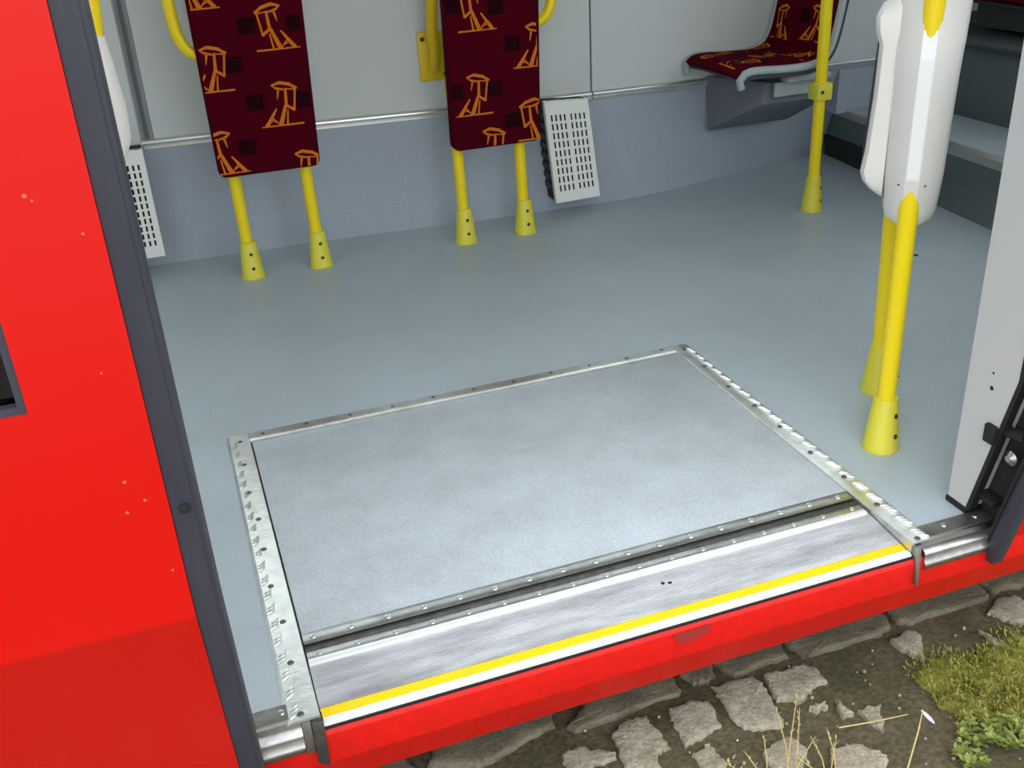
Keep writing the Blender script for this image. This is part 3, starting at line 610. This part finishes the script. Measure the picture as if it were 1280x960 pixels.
# ================================================================== CANTILEVERED PASSENGER SEAT
def passenger_seat(label,X,Y0,Y1,Z,console=True):
    t=thing('passenger_seat',label,'seat',(X+.2,(Y0+Y1)/2,Z-.27 if console else Z-.115))
    wid=Y1-Y0
    # profile of the upholstery, from front edge over the pan and up the back: (x, z)
    ctrl=[(0,-.012),(.02,.004),(.06,.010),(.14,.006),(.22,.004),(.285,.010),(.320,.034),(.338,.075),(.352,.14),(.372,.26),(.388,.38),(.398,.45)]
    P=[]
    for i in range(len(ctrl)-1):
        for k in range(4):
            t_=k/4; p0=ctrl[max(i-1,0)]; p1=ctrl[i]; p2=ctrl[i+1]; p3=ctrl[min(i+2,len(ctrl)-1)]
            f=lambda a,b,c,d:.5*((2*b)+(-a+c)*t_+(2*a-5*b+4*c-d)*t_*t_+(-a+3*b-3*c+d)*t_**3)
            P.append((f(p0[0],p1[0],p2[0],p3[0]),f(p0[1],p1[1],p2[1],p3[1])))
    P.append(ctrl[-1])
    Ls=[0]
    for i in range(1,len(P)): Ls.append(Ls[-1]+math.hypot(P[i][0]-P[i-1][0],P[i][1]-P[i-1][1]))
    def at(s):
        s=max(0,min(Ls[-1],s)); i=0
        while i<len(P)-2 and Ls[i+1]<s: i+=1
        f=(s-Ls[i])/(Ls[i+1]-Ls[i]); x=P[i][0]+(P[i+1][0]-P[i][0])*f; z=P[i][1]+(P[i+1][1]-P[i][1])*f
        d=Vector((P[i+1][0]-P[i][0],P[i+1][1]-P[i][1])).normalized(); return x,z,-d.y,d.x
    def surf(s,v,off):     # v across 0..wid, crowned
        x,z,nx,nz=at(s); cr=.012*(1-(2*v/wid-1)**4); 
        return (X+x+nx*(cr+off),Y0+v,Z+z+nz*(cr+off))
    # upholstery sheet with thickness
    def sheet(s0,s1,v0,v1,thick,name,m,n=26,mm=12):
        b=MB(); top=[[surf(s0+(s1-s0)*i/n,v0+(v1-v0)*j/mm,0) for j in range(mm+1)] for i in range(n+1)]
        bot=[[surf(s0+(s1-s0)*i/n,v0+(v1-v0)*j/mm,-thick) for j in range(mm+1)] for i in range(n+1)]
        secs=[]
        for i in range(n+1): secs.append(top[i]+bot[i][::-1])
        b.loft(secs); return b.build(name,m,t,ang=60)
    sp=.325
    cu=sheet(.0,sp,.016,wid-.016,.022,'seat_cushion','fabric')
    bk=sheet(sp+.003,Ls[-1],.016,wid-.016,.022,'back_cushion','fabric')
    # plastic shell below, with rolled rims along both sides
    b=MB(); secs=[]; n=40
    for i in range(n+1):
        s=Ls[-1]*i/n; secs.append([surf(s,v,-.023) for v in (0.01,wid*.25,wid*.5,wid*.75,wid-.01)]+[surf(s,v,-.036) for v in (wid-.01,wid*.75,wid*.5,wid*.25,.01)])
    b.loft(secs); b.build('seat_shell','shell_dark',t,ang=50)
    for v in (.006,wid-.006):
        pts=[]; x,z,nx,nz=at(0)
        pts=[Vector(surf(0,v,-.022))+Vector((-.004,0,-.022)),Vector(surf(0,v,-.010))+Vector((-.003,0,-.004))]
        pts+=[Vector(surf(Ls[-1]*i/32,v,-.008)) for i in range(1,33)]
        MB().tube(pts,.0125,10).build('rim','shell',t)
    bd=(0.004,sp-.004,.018,wid-.018)
    for (s,v,mi) in ((.02,.05,False),(.03,.22,True),(.15,.12,True),(.20,.27,False),(.26,.03,False),(.13,.30,False)):
        decal(cu,'headframe_motif','print_orange',[[(b_,a) for a,b_ in p] for p in MOT],(s,v),.10,.10,mi,bd,surf)
    for (s,v) in ((.11,.05),(.09,.18),(.23,.15),(.05,.32)): decal(cu,'dark_motif','print_dark',DRK,(s,v),.045,.06,False,bd,surf)
    bd=(sp+.007,Ls[-1]-.01,.018,wid-.018); sw=lambda u,v,off:surf(v,u,off)
    bd2=(.018,wid-.018,sp+.007,Ls[-1]-.01)
    for (u,v,mi) in ((.05,sp+.035,False),(.22,sp+.02,True),(.17,sp+.17,True),(.02,sp+.24,False),(.25,sp+.28,True)):
        decal(bk,'headframe_motif','print_orange',MOT,(u,v),.115,.105,mi,bd2,sw)
    for (u,v) in ((.13,sp+.09),(.03,sp+.16),(.28,sp+.20)): decal(bk,'dark_motif','print_dark',DRK,(u,v),.06,.045,False,bd2,sw)
    if console:
        # cantilever console rising from the dado towards the aisle
        yw,ya=Y1+.02,3.03
        v=[(1.885,yw,.205),(2.22,yw,.205),(2.20,ya,.340),(1.925,ya,.340),(1.865,yw,.40),(2.22,yw,.40),(2.20,ya,.412),(1.945,ya,.412)]
        MB().hexa([v[3],v[2],v[1],v[0],v[7],v[6],v[5],v[4]]).build('support_console','console',t,bevel=.002)
        MB().box(1.960,2.165,3.000,3.012,.366,.413).build('bracket_plate','shell',t,bevel=.002)
        MB().box(1.985,2.150,2.965,3.012,.417,.436).build('bracket_plate','shell',t,bevel=.002)
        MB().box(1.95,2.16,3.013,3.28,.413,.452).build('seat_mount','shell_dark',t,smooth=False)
    else:
        MB().box(X+.09,X+.30,Y0+.06,Y1-.06,Z-.12,Z-.030).build('seat_mount','shell_dark',t,bevel=.003)
    return t
passenger_seat('cantilevered seat with burgundy cushions and grey rim mounted on the wall',1.770,2.912,3.285,.475)
passenger_seat('burgundy seat on the raised ledge above the steps',2.79,2.80,3.20,.615,console=False)

# ================================================================== GROUND OUTSIDE
GZ=-.345
gr=thing('ground','soil and old cobbles beside the tram with moss in the joints','ground',(.9,.8,GZ),kind='structure')
from mathutils import noise as mn
b=MB(); nx,ny=150,110; x0,x1,y0,y1=-2.2,3.6,-1.4,2.2
for j in range(ny+1):
    for i in range(nx+1):
        x=x0+(x1-x0)*i/nx; y=y0+(y1-y0)*j/ny
        z=GZ+.006*mn.noise((x*6,y*6,0))+.006*mn.noise((x*22,y*22,3))
        b.v.append((x,y,z))
for j in range(ny):
    for i in range(nx):
        a=j*(nx+1)+i; b.f.append((a,a+1,a+nx+2,a+nx+1))
b.build('soil','soil',gr,ang=180)
b=MB().box(-40,40,-40,-1.38,GZ-.1,GZ+.01).box(-40,40,2.18,40,GZ-.1,GZ).box(-40,-2.18,-1.38,2.18,GZ-.1,GZ).box(3.58,40,-1.38,2.18,GZ-.1,GZ)
b.build('street_surface','paving',gr,smooth=False)
STONES=[
  [(0.573, 1.279), (0.608, 1.297), (0.644, 1.291), (0.654, 1.25), (0.654, 1.202), (0.627, 1.204), (0.613, 1.154), (0.552, 1.179), (0.57, 1.241)],
  [(0.692, 1.286), (0.749, 1.296), (0.772, 1.279), (0.767, 1.219), (0.724, 1.207), (0.68, 1.196), (0.683, 1.239)],
  [(0.798, 1.312), (0.887, 1.309), (0.893, 1.265), (0.884, 1.216), (0.872, 1.176), (0.829, 1.181), (0.8, 1.195), (0.795, 1.24), (0.798, 1.276)],
  [(0.466, 1.265), (0.498, 1.271), (0.555, 1.233), (0.553, 1.22), (0.51, 1.223), (0.499, 1.205), (0.462, 1.22)],
  [(0.682, 1.176), (0.724, 1.187), (0.724, 1.159), (0.728, 1.134), (0.687, 1.128)],
  [(0.501, 1.324), (0.547, 1.362), (0.683, 1.387), (0.737, 1.381), (0.74, 1.327), (0.729, 1.318), (0.617, 1.317), (0.517, 1.307)],
  [(0.756, 1.362), (0.829, 1.388), (0.82, 1.335), (0.796, 1.323), (0.768, 1.332)],
  [(0.845, 1.34), (0.836, 1.369), (0.985, 1.384), (0.980, 1.327), (0.918, 1.329), (0.859, 1.319)],
  [(0.909, 1.303), (0.95, 1.296), (0.996, 1.297), (1.012, 1.275), (1.011, 1.24), (0.974, 1.236), (0.939, 1.217), (0.896, 1.235), (0.901, 1.266)],
  [(0.938, 1.194), (0.975, 1.195), (0.969, 1.181), (0.943, 1.185)],
  [(0.996, 1.193), (1.006, 1.15), (0.985, 1.152)],
  [(0.802, 1.136), (0.868, 1.147), (0.877, 1.109), (0.846, 1.073), (0.794, 1.086)],
  [(0.913, 1.09), (0.948, 1.095), (0.973, 1.08), (0.993, 1.057), (0.995, 1.036), (0.958, 1.011), (0.895, 1.045)],
  [(0.996, 1.373), (1.039, 1.385), (1.236, 1.376), (1.222, 1.324), (1.186, 1.312), (1.027, 1.314), (1.006, 1.318)],
  [(1.247, 1.363), (1.3, 1.388), (1.476, 1.392), (1.474, 1.335), (1.463, 1.318), (1.279, 1.318), (1.247, 1.327)],
  [(1.484, 1.373), (1.543, 1.394), (1.7, 1.388), (1.666, 1.322), (1.565, 1.324), (1.496, 1.328)],
  [(1.197, 1.292), (1.248, 1.3), (1.259, 1.273), (1.22, 1.218), (1.208, 1.244)],
  [(1.432, 1.283), (1.48, 1.311), (1.522, 1.305), (1.526, 1.283), (1.495, 1.233), (1.460, 1.224), (1.442, 1.261)],
  [(1.376, 1.246), (1.394, 1.198), (1.384, 1.187), (1.369, 1.201)],
  [(1.018, 1.155), (1.067, 1.15), (1.027, 1.088), (1.021, 1.108)],
  [(0.233, 1.334), (0.262, 1.383), (0.495, 1.401), (0.478, 1.334), (0.387, 1.311), (0.321, 1.298)],
]
KERB={5,6,7,13,14,15,20}
def stone(pts,m,h):
    n=len(pts); cx=sum(p[0] for p in pts)/n; cy=sum(p[1] for p in pts)/n
    # roughened outline: split every edge and jitter
    ring=[]
    for i in range(n):
        a,c=pts[i],pts[(i+1)%n]
        for k in range(5):
            f=k/5; j=.0042 if k else .001
            ring.append((a[0]+(c[0]-a[0])*f+random.uniform(-j,j),a[1]+(c[1]-a[1])*f+random.uniform(-j,j)))
    S=[]
    for sc_,z in ((1.04,GZ-.05),(1.03,GZ-.004),(1.0,GZ+h*.72),(.95,GZ+h*.95),(.80,GZ+h*1.02),(.45,GZ+h*1.08)):
        S.append([(cx+(x-cx)*sc_,cy+(y-cy)*sc_,z+(random.uniform(-.0012,.0012) if sc_<1 else 0)) for x,y in ring])
    MB().loft(S).build('cobblestone',m,gr,ang=60)
for i,p in enumerate(STONES): stone(p,'stone_dark' if i in KERB else 'stone',.010 if i not in KERB else .012)
# further setts outside the picture, in rows beside the track
random.seed(11)
for r in range(9):
    y=.93-r*.135; x=-.95+random.uniform(0,.1)
    while x<2.9:
        wd=random.uniform(.09,.14); hd=random.uniform(.085,.11)
        inview=(y>.80 and .40<x<1.7)
        if random.random()<.72 and not inview:
            q=[]
            for k in range(7):
                a=2*math.pi*k/7; q.append((x+wd*.48*max(-.9,min(.9,1.3*math.cos(a)))+random.uniform(-.006,.006),y+hd*.48*max(-.9,min(.9,1.3*math.sin(a)))+random.uniform(-.006,.006)))
            stone(q,'stone',.010)
        x+=wd+.025
for (xa,xb) in ((-.55,-.32),(-.30,-.04),(-.02,.21),(1.72,1.95),(1.97,2.2),(2.22,2.46)):
    stone([(xa,1.322),(xa+.01,1.385),(xb-.02,1.39),(xb,1.33),((xa+xb)/2,1.312)],'stone_dark',.012)
for i in range(110):      # grit
    x=random.uniform(.45,1.7); y=random.uniform(.95,1.31); r=random.choice((.002,.0025,.003,.004))
    MB().lathe([(r*.4,-r),(r,-.2*r),(r*.8,.6*r),(r*.2,r)],(x,y,GZ+.007),6).build('grit','pebble' if i%14==0 else 'stone',gr)
# ---- moss and low weeds: nobody could count it
def leafquad(b,p,d,L,w_,up):
    d=Vector(d).normalized(); s=d.cross(Vector((0,0,1)))
    if s.length<.05: s=Vector((1,0,0))
    s.normalize(); p=Vector(p); m_=p+d*L*.55+Vector((0,0,up*.3)); e=p+d*L
    b.add([p,m_+s*w_,e,m_-s*w_],[(0,1,2,3)])
random.seed(5)
MP=[(1.235,1.165,.075),(1.29,1.125,.075),(1.36,1.13,.085),(1.42,1.15,.085),(1.22,1.10,.06),(1.50,1.12,.09),(1.58,1.17,.08),(1.30,1.04,.06),(1.40,1.04,.07),(1.66,1.10,.09)]
b=MB()
for (cx,cy,r) in MP:
    for k in range(620):
        a=random.uniform(0,6.283); rr=r*math.sqrt(random.random())*1.05; x=cx+rr*math.cos(a); y=cy+rr*math.sin(a)
        h=.022*max(0,1-(rr/r)**2)+.003
        dx,dy=random.gauss(0,.7),random.gauss(0,.7)
        leafquad(b,(x,y,GZ+h*random.random()),(dx,dy,random.uniform(.4,1.4)),random.uniform(.007,.016),random.uniform(.0012,.0026),.004)
mo=b.build('moss_cushions','moss',None,smooth=False); tag(mo,'olive green moss and tiny weeds covering the cobbles','moss',kind='stuff')
for (cx,cy,r) in MP:
    S=[]
    for f,z in ((.9,-.012),(.8,.000),(.6,.007),(.3,.010)): S.append([(cx+r*f*(1+.12*math.sin(3*a+cx*40))*math.cos(a),cy+r*f*(1+.12*math.sin(2*a+cy*60))*math.sin(a),GZ+z) for a in [2*math.pi*k/16 for k in range(16)]])
    MB().loft(S).build('moss_bed','moss',gr,ang=180)
# ---- weed plants
def weed(cx,cy,n,H,label,mt='leaf'):
    t=thing('weed_plant',label,'weed',(cx,cy,GZ))
    for k in range(n):
        a=2*math.pi*k/n+random.uniform(-.3,.3); L=H*random.uniform(.6,1.0); d=Vector((math.cos(a)*.5,math.sin(a)*.5,1)).normalized()
        p=Vector((cx+.006*math.cos(a),cy+.006*math.sin(a),GZ-.004)); pts=[p+d*L*f+Vector((math.cos(a),math.sin(a),0))*L*.25*f*f for f in (0,.35,.7,1)]
        MB().tube(pts,[.0012,.0011,.0009,.0004],5).build('stem',mt,t)
        b=MB()
        for j in range(16):
            f=.15+.85*j/16; q=p+d*L*f+Vector((math.cos(a),math.sin(a),0))*L*.25*f*f; aa=random.uniform(0,6.28)
            leafquad(b,q,(math.cos(aa),math.sin(aa),random.uniform(.1,.7)),random.uniform(.012,.026)*(1.2-f*.6),random.uniform(.003,.006),.003)
        b.build('leaf_spray',mt,t,smooth=False)
random.seed(3)
weed(1.165,1.02,6,.05,'small leafy green weed next to the pale petal')
weed(1.205,.995,7,.075,'bushy green weed with upright feathery stems among the moss')
weed(1.265,.985,7,.07,'feathery green weed growing at the edge of the moss')
weed(1.12,.985,5,.04,'low green weed growing beside a mottled cobble')
# ---- dry grass
def dry(cx,cy,stalks,label):
    t=thing('dry_grass',label,'grass',(cx,cy,GZ))
    for (dx,dy,ex,ey,H) in stalks:
        p=Vector((cx+dx,cy+dy,GZ-.004)); e=Vector((cx+dx+ex,cy+dy+ey,GZ+H)); m_=(p+e)/2+Vector((-ex*.15,-ey*.15,H*.05))
        st_=MB().tube([p,p.lerp(m_,.6),m_,m_.lerp(e,.6),e],[.0012,.0011,.001,.0008,.0004],5).build('stalk','straw',t)
        b=MB()
        for j in range(9):
            f=.55+.45*j/9; q=m_.lerp(e,(f-.5)*2) if f>.5 else p.lerp(m_,f*2); aa=random.uniform(0,6.28)
            leafquad(b,q,(math.cos(aa)*.6,math.sin(aa)*.6,.8),random.uniform(.006,.013),.0011,.001)
        b.build('seed_head','straw',st_,smooth=False)
dry(.80,1.06,[(0,0,.03,.03,.17),(.012,.004,-.005,.05,.13),(.006,-.006,.05,.01,.09),(.02,0,.01,.02,.15)],'tall dry grass tuft rising in front of the squarest cobble')
dry(.765,1.075,[(0,0,-.03,.02,.075),(.01,0,.005,.03,.085),(-.01,0,-.05,.03,.05)],'short dry grass tuft beside the taller one')
dry(.875,1.045,[(0,0,-.02,.03,.08),(.01,.005,.02,.02,.06),(-.01,.0,-.04,.02,.05),(.02,0,-.01,.03,.09)],'dry grass tuft with greenish base between two mottled cobbles')
ds=MB().tube([(.955,1.125,GZ+.014),(1.02,1.11,GZ+.018),(1.085,1.10,GZ+.020)],[.0014,.0013,.0008],6).build('dry_straw','straw'); tag(ds,'pale dry straw lying flat across the soil','straw')
ds=MB().tube([(1.01,1.005,GZ+.010),(1.065,1.05,GZ+.03),(1.10,1.082,GZ+.042)],[.0016,.0014,.0008],6).build('dry_straw','straw'); tag(ds,'pale dry straw leaning up to the lilac petal','straw')
pe=MB().loft([[(1.098+a*.010+.0035*math.cos(k)*w_,1.083-a*.024+.0015*math.sin(k)*w_,GZ+.040-a*.012+.003*math.sin(k)*w_) for k in [2*math.pi*i/8 for i in range(8)]] for a,w_ in ((0,.4),(.3,1),(.7,1.1),(1,.4))]).build('fallen_petal','petal'); tag(pe,'small pale lilac petal at the tip of a straw','petal')
